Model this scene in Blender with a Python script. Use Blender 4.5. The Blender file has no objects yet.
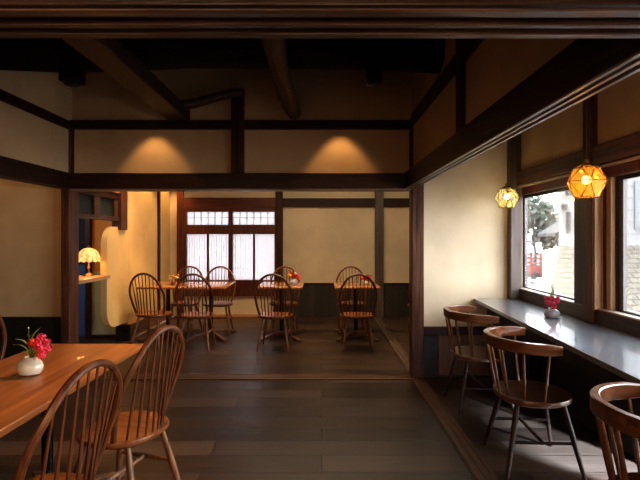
import bpy, bmesh, math, random
from mathutils import Vector, Matrix
random.seed(7)
R = math.radians
PI = math.pi
C = bpy.context.scene.collection
CX, CY, F, H = 322.0, 237.0, 480.0, 1.37      # vanishing point, focal length in pixels, eye height

# ------------------------------------------------------------------ materials
MATS = {}
def new_mat(name):
    m = bpy.data.materials.new(name); m.use_nodes = True
    nt = m.node_tree
    return m, nt, nt.nodes['Principled BSDF']
def ramp(nt, cols, pos):
    r = nt.nodes.new('ShaderNodeValToRGB')
    e = r.color_ramp.elements
    e[0].position = pos[0]; e[0].color = (*cols[0], 1)
    e[1].position = pos[-1]; e[1].color = (*cols[-1], 1)
    for c, p in zip(cols[1:-1], pos[1:-1]):
        n = e.new(p); n.color = (*c, 1)
    return r
def wood(name, dark, light, axis='y', rough=0.45, scale=1.0, bump=0.15, spec=0.5, coat=0.0):
    if name in MATS: return MATS[name]
    m, nt, b = new_mat(name)
    tc = nt.nodes.new('ShaderNodeTexCoord'); mp = nt.nodes.new('ShaderNodeMapping')
    s = {'x': (1.2, 22, 22), 'y': (22, 1.2, 22), 'z': (22, 22, 1.2)}[axis]
    mp.inputs['Scale'].default_value = tuple(v*scale for v in s)
    nt.links.new(tc.outputs['Object'], mp.inputs['Vector'])
    n = nt.nodes.new('ShaderNodeTexNoise'); n.inputs['Scale'].default_value = 1.6
    n.inputs['Detail'].default_value = 6; n.inputs['Distortion'].default_value = 0.6
    nt.links.new(mp.outputs[0], n.inputs['Vector'])
    n2 = nt.nodes.new('ShaderNodeTexNoise'); n2.inputs['Scale'].default_value = 2.5
    nt.links.new(tc.outputs['Object'], n2.inputs['Vector'])
    mx = nt.nodes.new('ShaderNodeMath'); mx.operation = 'MULTIPLY_ADD'
    mx.inputs[1].default_value = 0.75; 
    m2 = nt.nodes.new('ShaderNodeMath'); m2.operation = 'MULTIPLY'; m2.inputs[1].default_value = 0.25
    nt.links.new(n2.outputs['Fac'], m2.inputs[0])
    nt.links.new(n.outputs['Fac'], mx.inputs[0]); nt.links.new(m2.outputs[0], mx.inputs[2])
    r = ramp(nt, [dark, light], [0.33, 0.66]); nt.links.new(mx.outputs[0], r.inputs[0])
    nt.links.new(r.outputs[0], b.inputs['Base Color'])
    b.inputs['Roughness'].default_value = rough
    b.inputs['Specular IOR Level'].default_value = spec
    b.inputs['Coat Weight'].default_value = coat
    bp = nt.nodes.new('ShaderNodeBump'); bp.inputs['Strength'].default_value = bump; bp.inputs['Distance'].default_value = 0.01
    nt.links.new(n.outputs['Fac'], bp.inputs['Height']); nt.links.new(bp.outputs[0], b.inputs['Normal'])
    MATS[name] = m
    return m
def plaster(name, col, var=0.12, rough=0.9, bump=0.25):
    m, nt, b = new_mat(name)
    tc = nt.nodes.new('ShaderNodeTexCoord')
    n = nt.nodes.new('ShaderNodeTexNoise'); n.inputs['Scale'].default_value = 2.2; n.inputs['Detail'].default_value = 8
    nt.links.new(tc.outputs['Object'], n.inputs['Vector'])
    d = tuple(c*(1-var) for c in col); l = tuple(min(1, c*(1+var*0.5)) for c in col)
    r = ramp(nt, [d, l], [0.35, 0.65]); nt.links.new(n.outputs['Fac'], r.inputs[0])
    nt.links.new(r.outputs[0], b.inputs['Base Color'])
    b.inputs['Roughness'].default_value = rough; b.inputs['Specular IOR Level'].default_value = 0.2
    n2 = nt.nodes.new('ShaderNodeTexNoise'); n2.inputs['Scale'].default_value = 60; n2.inputs['Detail'].default_value = 4
    nt.links.new(tc.outputs['Object'], n2.inputs['Vector'])
    bp = nt.nodes.new('ShaderNodeBump'); bp.inputs['Strength'].default_value = bump; bp.inputs['Distance'].default_value = 0.004
    nt.links.new(n2.outputs['Fac'], bp.inputs['Height']); nt.links.new(bp.outputs[0], b.inputs['Normal'])
    return m
def plain(name, col, rough=0.5, metal=0.0, spec=0.5, emis=None, es=0.0, var=0.08, coat=0.0):
    if name in MATS: return MATS[name]
    m, nt, b = new_mat(name)
    tc = nt.nodes.new('ShaderNodeTexCoord')
    n = nt.nodes.new('ShaderNodeTexNoise'); n.inputs['Scale'].default_value = 14; n.inputs['Detail'].default_value = 4
    nt.links.new(tc.outputs['Object'], n.inputs['Vector'])
    r = ramp(nt, [tuple(c*(1-var) for c in col), tuple(min(1, c*(1+var)) for c in col)], [0.35, 0.65])
    nt.links.new(n.outputs['Fac'], r.inputs[0]); nt.links.new(r.outputs[0], b.inputs['Base Color'])
    b.inputs['Roughness'].default_value = rough; b.inputs['Metallic'].default_value = metal
    b.inputs['Specular IOR Level'].default_value = spec; b.inputs['Coat Weight'].default_value = coat
    if emis:
        b.inputs['Emission Color'].default_value = (*emis, 1); b.inputs['Emission Strength'].default_value = es
    MATS[name] = m
    return m
def planks(name, cols, width=0.19, length=1.7, rough=0.4, seam=(0.004, 0.003, 0.003), vertical=False, bump=0.5, rlo=None):
    m, nt, b = new_mat(name)
    tc = nt.nodes.new('ShaderNodeTexCoord')
    br = nt.nodes.new('ShaderNodeTexBrick')
    br.inputs['Scale'].default_value = 1.0
    br.inputs['Mortar Size'].default_value = 0.0035; br.inputs['Mortar Smooth'].default_value = 0.3
    br.inputs['Brick Width'].default_value = length; br.inputs['Row Height'].default_value = width
    br.offset = 0.37; br.offset_frequency = 2; br.squash = 1.0
    br.inputs['Color1'].default_value = (0, 0, 0, 1); br.inputs['Color2'].default_value = (1, 1, 1, 1)
    br.inputs['Mortar'].default_value = (0.5, 0.5, 0.5, 1)
    src = tc.outputs['Object']
    if vertical:
        sp = nt.nodes.new('ShaderNodeSeparateXYZ'); cb = nt.nodes.new('ShaderNodeCombineXYZ')
        nt.links.new(src, sp.inputs[0])
        nt.links.new(sp.outputs['Z'], cb.inputs['X']); nt.links.new(sp.outputs['X'], cb.inputs['Y'])
        src = cb.outputs[0]
    nt.links.new(src, br.inputs['Vector'])
    mp = nt.nodes.new('ShaderNodeMapping'); mp.inputs['Scale'].default_value = (1.5, 28, 28)
    nt.links.new(src, mp.inputs['Vector'])
    n = nt.nodes.new('ShaderNodeTexNoise'); n.inputs['Scale'].default_value = 1.5; n.inputs['Detail'].default_value = 8
    nt.links.new(mp.outputs[0], n.inputs['Vector'])
    n3 = nt.nodes.new('ShaderNodeTexNoise'); n3.inputs['Scale'].default_value = 1.1; n3.inputs['Detail'].default_value = 5
    nt.links.new(tc.outputs['Object'], n3.inputs['Vector'])
    bw = nt.nodes.new('ShaderNodeRGBToBW'); nt.links.new(br.outputs['Color'], bw.inputs[0])
    a = nt.nodes.new('ShaderNodeMath'); a.operation = 'MULTIPLY_ADD'; a.inputs[1].default_value = 0.35
    c_ = nt.nodes.new('ShaderNodeMath'); c_.operation = 'MULTIPLY'; c_.inputs[1].default_value = 0.45
    d_ = nt.nodes.new('ShaderNodeMath'); d_.operation = 'MULTIPLY_ADD'; d_.inputs[1].default_value = 0.25
    nt.links.new(n.outputs['Fac'], c_.inputs[0])
    nt.links.new(n3.outputs['Fac'], d_.inputs[0]); nt.links.new(c_.outputs[0], d_.inputs[2])
    nt.links.new(bw.outputs[0], a.inputs[0]); nt.links.new(d_.outputs[0], a.inputs[2])
    r = ramp(nt, cols, [0.2, 0.5, 0.8]); nt.links.new(a.outputs[0], r.inputs[0])
    mix = nt.nodes.new('ShaderNodeMix'); mix.data_type = 'RGBA'
    nt.links.new(br.outputs['Fac'], mix.inputs['Factor']); nt.links.new(r.outputs[0], mix.inputs[6])
    mix.inputs[7].default_value = (*seam, 1)
    nt.links.new(mix.outputs[2], b.inputs['Base Color'])
    rr = nt.nodes.new('ShaderNodeMapRange'); nt.links.new(a.outputs[0], rr.inputs[0])
    rr.inputs[3].default_value = rlo if rlo else rough*0.75; rr.inputs[4].default_value = rough*1.3
    nt.links.new(rr.outputs[0], b.inputs['Roughness'])
    sb = nt.nodes.new('ShaderNodeMath'); sb.operation = 'SUBTRACT'
    nt.links.new(a.outputs[0], sb.inputs[0]); nt.links.new(br.outputs['Fac'], sb.inputs[1])
    bp = nt.nodes.new('ShaderNodeBump'); bp.inputs['Strength'].default_value = bump; bp.inputs['Distance'].default_value = 0.004
    nt.links.new(sb.outputs[0], bp.inputs['Height']); nt.links.new(bp.outputs[0], b.inputs['Normal'])
    return m
def glassy(name, tint=(1, 1, 1), gloss=0.08, rough=0.02, trans=None):
    m, nt, b = new_mat(name)
    nt.nodes.remove(b); out = nt.nodes['Material Output']
    t = nt.nodes.new('ShaderNodeBsdfTransparent'); t.inputs[0].default_value = (*tint, 1)
    g = nt.nodes.new('ShaderNodeBsdfGlossy'); g.inputs['Roughness'].default_value = rough
    mx = nt.nodes.new('ShaderNodeMixShader'); mx.inputs[0].default_value = gloss
    fr = nt.nodes.new('ShaderNodeFresnel'); fr.inputs[0].default_value = 1.4
    mm = nt.nodes.new('ShaderNodeMath'); mm.operation = 'MULTIPLY_ADD'; mm.inputs[1].default_value = 0.6; mm.inputs[2].default_value = gloss*0.3
    nt.links.new(fr.outputs[0], mm.inputs[0]); nt.links.new(mm.outputs[0], mx.inputs[0])
    nt.links.new(t.outputs[0], mx.inputs[1]); nt.links.new(g.outputs[0], mx.inputs[2])
    last = mx
    if trans:
        tr = nt.nodes.new('ShaderNodeBsdfTranslucent'); tr.inputs[0].default_value = (*trans[0], 1)
        df = nt.nodes.new('ShaderNodeBsdfDiffuse'); df.inputs[0].default_value = (*trans[0], 1)
        m1 = nt.nodes.new('ShaderNodeMixShader'); m1.inputs[0].default_value = 0.4
        nt.links.new(tr.outputs[0], m1.inputs[1]); nt.links.new(df.outputs[0], m1.inputs[2])
        m2 = nt.nodes.new('ShaderNodeMixShader'); m2.inputs[0].default_value = trans[1]
        nt.links.new(mx.outputs[0], m2.inputs[1]); nt.links.new(m1.outputs[0], m2.inputs[2]); last = m2
    nt.links.new(last.outputs[0], out.inputs[0])
    return m
def paper(name, col):
    m, nt, b = new_mat(name)
    nt.nodes.remove(b); out = nt.nodes['Material Output']
    tc = nt.nodes.new('ShaderNodeTexCoord'); n = nt.nodes.new('ShaderNodeTexNoise'); n.inputs['Scale'].default_value = 9
    nt.links.new(tc.outputs['Object'], n.inputs['Vector'])
    r = ramp(nt, [tuple(c*.92 for c in col), col], [0.3, 0.7]); nt.links.new(n.outputs['Fac'], r.inputs[0])
    t = nt.nodes.new('ShaderNodeBsdfTranslucent'); d = nt.nodes.new('ShaderNodeBsdfDiffuse')
    nt.links.new(r.outputs[0], d.inputs[0])
    t.inputs[0].default_value = (0.36, 0.35, 0.362, 1)
    mx = nt.nodes.new('ShaderNodeMixShader'); mx.inputs[0].default_value = 0.3
    nt.links.new(t.outputs[0], mx.inputs[1]); nt.links.new(d.outputs[0], mx.inputs[2])
    nt.links.new(mx.outputs[0], out.inputs[0])
    return m

BEAM_Y = wood('beam_wood_y', (0.010, 0.003, 0.0018), (0.042, 0.013, 0.006), 'y', 0.5, spec=0.3)
BEAM_X = wood('beam_wood_x', (0.010, 0.003, 0.0018), (0.042, 0.013, 0.006), 'x', 0.5, spec=0.3)
BEAM_Z = wood('beam_wood_z', (0.014, 0.005, 0.003), (0.060, 0.020, 0.010), 'z', 0.5, spec=0.3)
OLD_X = wood('old_beam_x', (0.05, 0.026, 0.016), (0.32, 0.19, 0.13), 'x', 0.35, bump=0.4)
OLD_Y = wood('old_beam_y', (0.06, 0.038, 0.028), (0.36, 0.25, 0.19), 'y', 0.32, bump=0.4)
RED_Z = wood('red_frame_z', (0.045, 0.010, 0.006), (0.13, 0.030, 0.016), 'z', 0.4)
RED_X = wood('red_frame_x', (0.045, 0.010, 0.006), (0.13, 0.030, 0.016), 'x', 0.4)
POST_G = wood('grey_post', (0.05, 0.035, 0.03), (0.13, 0.10, 0.09), 'z', 0.5)
POST_R = wood('worn_post', (0.030, 0.010, 0.005), (0.13, 0.050, 0.025), 'z', 0.5, bump=0.4, spec=0.3)
TAN_Z = wood('tan_frame', (0.26, 0.16, 0.09), (0.50, 0.36, 0.23), 'z', 0.5)
LOG = wood('log_wood', (0.03, 0.012, 0.006), (0.11, 0.05, 0.024), 'y', 0.5, bump=0.5)
BLACKWOOD = wood('black_beam', (0.006, 0.004, 0.003), (0.018, 0.011, 0.008), 'x', 0.7, spec=0.25)
CHAIR_W = wood('chair_wood', (0.050, 0.014, 0.005), (0.17, 0.055, 0.017), 'z', 0.33, coat=0.1)
CHAIR_S = wood('chair_seat_wood', (0.10, 0.028, 0.008), (0.28, 0.095, 0.028), 'y', 0.33, coat=0.15)
CHAIR_L = wood('chair_leg_wood', (0.09, 0.038, 0.015), (0.26, 0.12, 0.052), 'z', 0.4, coat=0.1)
STOOL_W = wood('stool_wood', (0.050, 0.017, 0.007), (0.16, 0.060, 0.022), 'y', 0.3, coat=0.3)
STOOL_L = wood('stool_leg_wood', (0.012, 0.005, 0.003), (0.040, 0.015, 0.008), 'z', 0.45, spec=0.3)
TABLE_W = wood('table_wood', (0.17, 0.052, 0.012), (0.40, 0.145, 0.036), 'y', 0.4, scale=0.7, bump=0.05, coat=0.08)
TABLE_B = wood('back_table_wood', (0.32, 0.13, 0.045), (0.55, 0.27, 0.11), 'x', 0.22, scale=0.8, bump=0.05, coat=0.5)
LEDGE_W = wood('ledge_wood', (0.30, 0.15, 0.07), (0.5, 0.28, 0.14), 'y', 0.4)
COUNTER_M = wood('counter_top_black', (0.10, 0.112, 0.135), (0.14, 0.155, 0.185), 'y', 0.30, bump=0.03, spec=0.9, coat=0.9)  # charcoal lightened to blue-grey, window sheen put into the base colour
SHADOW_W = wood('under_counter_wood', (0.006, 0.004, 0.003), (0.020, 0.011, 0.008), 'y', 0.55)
SILL_W = wood('sill_wood', (0.02, 0.011, 0.008), (0.06, 0.035, 0.026), 'y', 0.5)
PL_WARM = plaster('plaster_warm', (0.52, 0.37, 0.215))
PL_CREAM = plaster('plaster_cream', (0.66, 0.57, 0.43))
PL_BACK = plaster('plaster_back', (0.58, 0.49, 0.35))
PL_YEL = plaster('plaster_yellow', (0.70, 0.49, 0.22))
PL_GREEN = plaster('plaster_green', (0.34, 0.34, 0.22))
PL_BLUE = plaster('plaster_blue', (0.07, 0.13, 0.32))
FLOOR_M = planks('floor_planks', [(0.007, 0.0035, 0.0025), (0.042, 0.022, 0.014), (0.090, 0.053, 0.036)], 0.215, 1.9, 0.42, bump=0.9, rlo=0.24)
WAIN = planks('wainscot_boards', [(0.012, 0.010, 0.009), (0.028, 0.023, 0.020), (0.05, 0.04, 0.035)], 0.12, 9.0, 0.55, vertical=True)
WAIN_D = planks('wainscot_dark', [(0.004, 0.003, 0.003), (0.010, 0.007, 0.006), (0.02, 0.014, 0.010)], 0.12, 9.0, 0.55, vertical=True)
CEIL_M = planks('ceiling_boards', [(0.010, 0.006, 0.004), (0.022, 0.012, 0.008), (0.04, 0.022, 0.014)], 0.3, 3.0, 0.7)
BLACK_MET = plain('black_metal', (0.010, 0.010, 0.011), 0.4, 0.6)
BLACK_MAT = plain('black_matte', (0.008, 0.008, 0.008), 0.6)
IRON = plain('table_iron', (0.015, 0.015, 0.017), 0.35, 0.7)
FOOT_W = wood('table_foot_wood', (0.07, 0.03, 0.018), (0.22, 0.11, 0.07), 'x', 0.4)
BRASS = plain('lamp_brass', (0.22, 0.15, 0.07), 0.35, 0.9)
WHITE_POT = plain('white_porcelain', (0.62, 0.58, 0.48), 0.25, coat=0.4, var=0.12)
GREY_POT = plain('grey_porcelain', (0.28, 0.30, 0.34), 0.3, coat=0.4, var=0.12)
BROWN_POT = plain('brown_pot', (0.22, 0.07, 0.03), 0.4)
BLUE_POT = plain('blue_white_pot', (0.42, 0.46, 0.58), 0.2, var=0.35)
PINK = plain('pink_petal', (0.75, 0.07, 0.13), 0.6, var=0.35)
CORAL = plain('coral_petal', (0.80, 0.07, 0.03), 0.6, var=0.3)
PINK2 = plain('magenta_petal', (0.55, 0.05, 0.12), 0.6, var=0.4)
YELLOW = plain('yellow_petal', (0.85, 0.50, 0.06), 0.6, var=0.2)
PALE = plain('pale_petal', (0.85, 0.75, 0.55), 0.6)
LEAF = plain('leaf_green', (0.10, 0.16, 0.035), 0.45, var=0.35)
LEAF2 = plain('leaf_pale', (0.30, 0.42, 0.10), 0.45, var=0.3)
STEM = plain('stem_green', (0.08, 0.12, 0.03), 0.5)
WINDOW_GLASS = glassy('window_glass')
DARK_GLASS = plain('dark_transom_glass', (0.020, 0.026, 0.024), 0.35, spec=0.3)
SHOJI = paper('shoji_paper', (0.93, 0.91, 0.93))
FRAME_BLK = plain('sash_black', (0.012, 0.010, 0.010), 0.4)
FRAME_GREY = plain('sash_grey', (0.10, 0.095, 0.10), 0.4)

# ------------------------------------------------------------------ geometry helpers
def add_box(bm, x0, x1, y0, y1, z0, z1, bevel=0.0, seg=2):
    t = bmesh.new()
    bmesh.ops.create_cube(t, size=1.0)
    for v in t.verts:
        v.co = Vector(((x0+x1)/2+v.co.x*(x1-x0), (y0+y1)/2+v.co.y*(y1-y0), (z0+z1)/2+v.co.z*(z1-z0)))
    if bevel > 0:
        bmesh.ops.bevel(t, geom=list(t.edges), offset=bevel, segments=seg, profile=0.5, affect='EDGES')
    merge(bm, t)
def merge(bm, t, mat=None):
    me = bpy.data.meshes.new('tmp'); t.to_mesh(me); t.free()
    if mat: me.transform(mat)
    bm.from_mesh(me); bpy.data.meshes.remove(me)
def add_tube(bm, pts, rad, n=8, closed=False, caps=True, flat=None):
    """sweep a round (or flat = (across, up)) section along pts"""
    pts = [Vector(p) for p in pts]; N = len(pts)
    if not hasattr(rad, '__len__'): rad = [rad]*N
    rings = []; up = None
    for i, p in enumerate(pts):
        a = pts[(i-1) % N] if (closed or i > 0) else p
        b = pts[(i+1) % N] if (closed or i < N-1) else p
        d = (b-a).normalized()
        if up is None:
            up = Vector((0, 0, 1)) if abs(d.z) < 0.9 else Vector((1, 0, 0))
            if flat: up = Vector((0, 0, 1))
        s = d.cross(up).normalized(); u = s.cross(d).normalized()
        if not flat: up = u
        ring = []
        if flat:
            w, h = flat[0]*rad[i], flat[1]*rad[i]
            c = 0.28*min(w, h)
            prof = [(-w, -h+c), (-w+c, -h), (w-c, -h), (w, -h+c), (w, h-c), (w-c, h), (-w+c, h), (-w, h-c)]
            for q in prof: ring.append(bm.verts.new(p+s*q[0]+u*q[1]))
        else:
            for k in range(n):
                an = 2*PI*k/n
                ring.append(bm.verts.new(p+(s*math.cos(an)+u*math.sin(an))*rad[i]))
        rings.append(ring)
    m = len(rings[0])
    for i in range(N if closed else N-1):
        A, B = rings[i], rings[(i+1) % N]
        for k in range(m):
            bm.faces.new((A[k], A[(k+1) % m], B[(k+1) % m], B[k]))
    if caps and not closed:
        bm.faces.new(list(reversed(rings[0]))); bm.faces.new(rings[-1])
def add_lathe(bm, prof, n=24, cx=0, cy=0, wob=None):
    rings = []
    for (r, z) in prof:
        ring = []
        for k in range(n):
            an = 2*PI*k/n; rr = r*(wob(an, z) if wob else 1)
            ring.append(bm.verts.new((cx+rr*math.cos(an), cy+rr*math.sin(an), z)))
        rings.append(ring)
    for A, B in zip(rings, rings[1:]):
        for k in range(n): bm.faces.new((A[k], A[(k+1) % n], B[(k+1) % n], B[k]))
    bm.faces.new(list(reversed(rings[0]))); bm.faces.new(rings[-1])
def add_prism(bm, poly, lo, hi, axis='z', bevel=0.0):
    """extrude a 2-D polygon; axis z: (x,y), axis x: (y,z), axis y: (x,z)"""
    t = bmesh.new()
    def mk(p, h):
        return {'z': (p[0], p[1], h), 'x': (h, p[0], p[1]), 'y': (p[0], h, p[1])}[axis]
    A = [t.verts.new(mk(p, lo)) for p in poly]; B = [t.verts.new(mk(p, hi)) for p in poly]
    t.faces.new(list(reversed(A))); t.faces.new(B); n = len(poly)
    for k in range(n): t.faces.new((A[k], A[(k+1) % n], B[(k+1) % n], B[k]))
    bmesh.ops.recalc_face_normals(t, faces=list(t.faces))
    if bevel: bmesh.ops.bevel(t, geom=list(t.edges), offset=bevel, segments=2, profile=0.5, affect='EDGES')
    merge(bm, t)
def obj(name, bm, mat, parent=None, smooth=True, base=None):
    bmesh.ops.recalc_face_normals(bm, faces=list(bm.faces))
    me = bpy.data.meshes.new(name); bm.to_mesh(me); bm.free()
    if base is not None: me.transform(Matrix.Translation(-Vector(base)))
    for m in (mat if isinstance(mat, (list, tuple)) else [mat]): me.materials.append(m)
    if smooth:
        me.shade_smooth(); me.set_sharp_from_angle(angle=R(38))
    o = bpy.data.objects.new(name, me); C.objects.link(o)
    if base is not None: o.location = base
    if parent: o.parent = parent
    return o
def tag(o, label, cat, group=None, kind=None):
    o['label'] = label; o['category'] = cat
    if group: o['group'] = group
    if kind: o['kind'] = kind
    return o
def thing(name, label, cat, loc=(0, 0, 0), rz=0, group=None):
    o = bpy.data.objects.new(name, None); C.objects.link(o); o.empty_display_size = 0.1
    o.location = loc; o.rotation_euler = (0, 0, rz)
    return tag(o, label, cat, group)
def struct(name, bm, mat, smooth=False, label=None):
    o = obj(name, bm, mat, None, smooth); o['kind'] = 'structure'
    if label: o['label'] = label
    return o
def sbox(name, mat, *dims, bevel=0.0, label=None):
    bm = bmesh.new(); add_box(bm, *dims, bevel=bevel); return struct(name, bm, mat, False, label)
def dup(root, loc, rz, label=None, group=None):
    r = root.copy(); C.objects.link(r); r.location = loc; r.rotation_euler = (0, 0, rz)
    if label: r['label'] = label
    if group: r['group'] = group
    for ch in list(root.children):
        c = ch.copy(); C.objects.link(c); c.parent = r
        for g in list(ch.children):
            d = g.copy(); C.objects.link(d); d.parent = c
    return r
TRIM = [0]
def trim(mat, *dims, bevel=0.004, label=None):
    TRIM[0] += 1
    return sbox('trim_%d' % TRIM[0], mat, *dims, bevel=bevel, label=label)
def trim_bm(bm, mat, label=None, smooth=False):
    TRIM[0] += 1
    return struct('trim_%d' % TRIM[0], bm, mat, smooth, label)

# ------------------------------------------------------------------ room shell
XL, XR = -2.47, 0.925          # centre lines of the left and right column rows
YP = 4.70                      # partition between front and back room
YB = 8.22                      # back wall
XO = 1.95                      # outer (window) wall
YC = -2.6                      # wall behind the viewer
sbox('floor', FLOOR_M, -6.3, 2.1, YC-0.1, YB+0.3, -0.12, 0.0)
sbox('ceiling', CEIL_M, -6.3, 2.15, YC-0.1, YP, 3.3, 3.4, label='dark boarded ceiling of the front room')
sbox('ceiling_back', CEIL_M, -6.3, 2.15, YP, YB+0.2, 2.75, 2.85)
# partition (frontal) upper wall above the opening
sbox('wall_partition', PL_WARM, XL, XR, YP-0.02, YP+0.05, 1.98, 3.3, label='plaster band above the opening to the back room')
# left side room
sbox('wall_left_end', PL_WARM, -6.2, XL, YP+0.06, YP+0.14, 0.58, 3.3)
sbox('wall_left_wainscot', WAIN_D, -6.2, XL, YP+0.02, YP+0.14, 0.0, 0.58)
sbox('wall_left', PL_WARM, -6.3, -6.2, YC, YB+0.2, 0.0, 3.3)
sbox('wall_behind', PL_WARM, -6.3, 2.15, YC-0.1, YC, 0.0, 3.3)
# plaster above the left and right lintels
sbox('wall_left_upper', PL_WARM, XL-0.035, XL+0.035, YC, YP, 1.97, 3.3)
sbox('wall_right_upper', PL_WARM, XR-0.045, XR+0.025, YC, YP, 1.97, 3.3)
# right bay end wall
sbox('wall_bay_end', PL_CREAM, XR+0.06, XO+0.012, YP-0.03, YP+0.06, 0.50, 3.3, label='cream plaster end wall of the window bay')
trim(BEAM_X, XR+0.06, XO-0.09, YP-0.07, YP+0.05, 0.42, 0.50)
sbox('wall_bay_lower', WAIN_D, XR+0.06, XO, YP-0.03, YP+0.06, 0.0, 0.42)
sbox('wall_bay_panel', wood('bay_panel', (0.10, 0.05, 0.025), (0.20, 0.11, 0.055), 'z', 0.6), 1.135, 1.80, YP-0.045, YP-0.03, 0.03, 0.42)
sbox('wall_right_upper_street', PL_WARM, 1.90, XO, YC, YP-0.03, 1.995, 3.3)
# outer wall (right) with two big windows and a low one under the counter
yw = [(3.62, 4.70), (1.55, 3.12), (0.1, 1.3)]
bm = bmesh.new()
add_box(bm, XO, XO+0.05, YC, YP+0.1, 1.80, 3.3)
add_box(bm, XO, XO+0.05, YP, YP+0.1, 0, 1.80)
add_box(bm, XO, XO+0.05, yw[1][1]+0.1, yw[0][0]-0.04, 0, 1.80)
add_box(bm, XO, XO+0.05, yw[2][1], yw[1][0], 0, 1.80)
add_box(bm, XO, XO+0.05, YC, yw[2][0], 0, 1.80)
add_box(bm, XO, XO+0.05, yw[1][1], YP, 0, 0.80)
add_box(bm, XO, XO+0.05, 1.5, yw[1][1], 0.58, 0.80)
add_box(bm, XO, XO+0.05, 1.5, yw[1][1], 0, 0.08)
add_box(bm, XO, XO+0.05, YC, 1.5, 0, 0.80)
struct('wall_right', bm, PL_WARM, label='plaster outer wall with the street windows')
# back room walls
bm = bmesh.new()
add_box(bm, -2.64, XR+0.9, YB, YB+0.12, 1.95, 2.75)
add_box(bm, -2.64, -2.38, YB, YB+0.12, 0, 1.95)
add_box(bm, -0.76, 0.0, YB, YB+0.12, 0, 1.95)
add_box(bm, 0.0, XR+0.9, YB, YB+0.12, 0, 1.95)
add_box(bm, -2.38, -0.76, YB, YB+0.12, 0, 0.40)
struct('wall_back', bm, PL_BACK, label='plaster back wall of the far room')
bm = bmesh.new()
add_box(bm, -0.67, XR+0.9, YB-0.03, YB, 0, 0.56)
struct('wall_back_wainscot', bm, WAIN)
trim(BEAM_X, -0.67, XR+0.9, YB-0.045, YB, 0.56, 0.585, bevel=0.003)
sbox('wall_far_right', PL_BACK, XR+0.9, XR+1.0, YP+0.02, YB+0.1, 0, 2.75)
sbox('wall_alcove_left', PL_WARM, -4.6, -4.5, YP+0.1, YB+0.2, 0, 2.75)
sbox('wall_alcove_end', PL_GREEN, -3.13, -2.68, 6.50, 6.58, 0.04, 0.90, label='greenish plaster low wall behind the ledge')
sbox('wall_alcove_upper', plaster('plaster_lamplit', (0.50, 0.22, 0.06)), -3.13, -2.68, 6.51, 6.57, 0.90, 2.75)  # the table lamp's orange glow is put into the plaster colour
sbox('wall_blue', PL_BLUE, -4.5, -3.13, 6.62, 6.68, 0, 1.0, label='blue painted low wall beside the ledge')
sbox('wall_slate', plaster('plaster_slate', (0.02, 0.023, 0.035)), -4.5, -3.13, 6.60, 6.66, 1.0, 2.75)
trim(BEAM_Z, -3.19, -3.12, 6.46, 6.60, 0, 2.75)
trim(BEAM_X, -3.12, -2.70, 6.46, 6.50, 0, 0.05)
# left wall of the back room, with a rounded free end
bm = bmesh.new()
r = 0.24; y0, y1, z0, z1 = 5.80, 6.46, 0.24, 1.50
poly = [(y1, z0), (y1, z1)]
poly += [(y0+r-r*math.sin(a), z1-r+r*math.cos(a)) for a in [k*PI/2/8 for k in range(9)]]
poly += [(y0+r-r*math.cos(a), z0+r-r*math.sin(a)) for a in [k*PI/2/8 for k in range(9)]]
add_prism(bm, poly, -2.675, -2.601, 'x')
struct('wall_rounded_screen', bm, PL_YEL, True, label='yellow plaster half wall with rounded corners')
sbox('wall_back_left', PL_YEL, -2.70, -2.60, 6.45, YB+0.05, 0.0, 2.75)
sbox('wall_back_left_upper', PL_WARM, -2.70, -2.62, YP+0.1, 6.45, 1.98, 2.75)
trim(BEAM_Z, -2.61, -2.575, 7.58, 7.66, 0.2, 2.75)
trim(wood('base_plank', (0.14, 0.06, 0.03), (0.30, 0.15, 0.08), 'y', 0.4), -2.71, -2.54, 6.36, YB-0.02, 0.0, 0.21)
trim(BLACKWOOD, -2.71, -2.538, 6.30, 6.36, 0.0, 0.215)
trim(plain('floor_strip', (0.45, 0.42, 0.38), 0.3), -2.54, -2.525, 6.4, YB-0.02, 0.0, 0.02, bevel=0.002)
# transom in the left wall over the ledge
bm = bmesh.new()
add_box(bm, -2.68, -2.585, YP+0.1, 6.30, 1.575, 1.625, bevel=0.004)
add_box(bm, -2.67, -2.60, 5.49, 5.63, 1.62, 1.90, bevel=0.004)
add_box(bm, -2.67, -2.60, 6.02, 6.12, 1.62, 1.90, bevel=0.004)
trim_bm(bm, wood('transom_rail', (0.03, 0.014, 0.009), (0.12, 0.065, 0.04), 'y', 0.5, spec=0.3))
trim(BEAM_Y, -2.68, -2.59, YP+0.1, 6.12, 1.84, 1.99)
trim(LEDGE_W, -2.68, -2.57, YP+0.1, 6.30, 1.925, 1.945, bevel=0.002)
sbox('window_3', DARK_GLASS, -2.655, -2.635, YP+0.1, 6.05, 1.62, 1.85, label='dark glass transom above the lamp ledge')
trim(POST_R, -2.68, -2.56, 6.12, 6.32, 1.46, 2.02)
# lamp ledge
tag(sbox('lamp_ledge', LEDGE_W, -3.12, -2.58, YP+0.12, 5.86, 0.865, 0.905, bevel=0.004), 'tan wooden ledge under the glowing lamp', 'ledge')
bpy.data.objects['lamp_ledge'].pop('kind', None)
trim(LEDGE_W, -3.5, -3.25, 6.0, 6.03, 0.70, 0.74, bevel=0.003)

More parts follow.
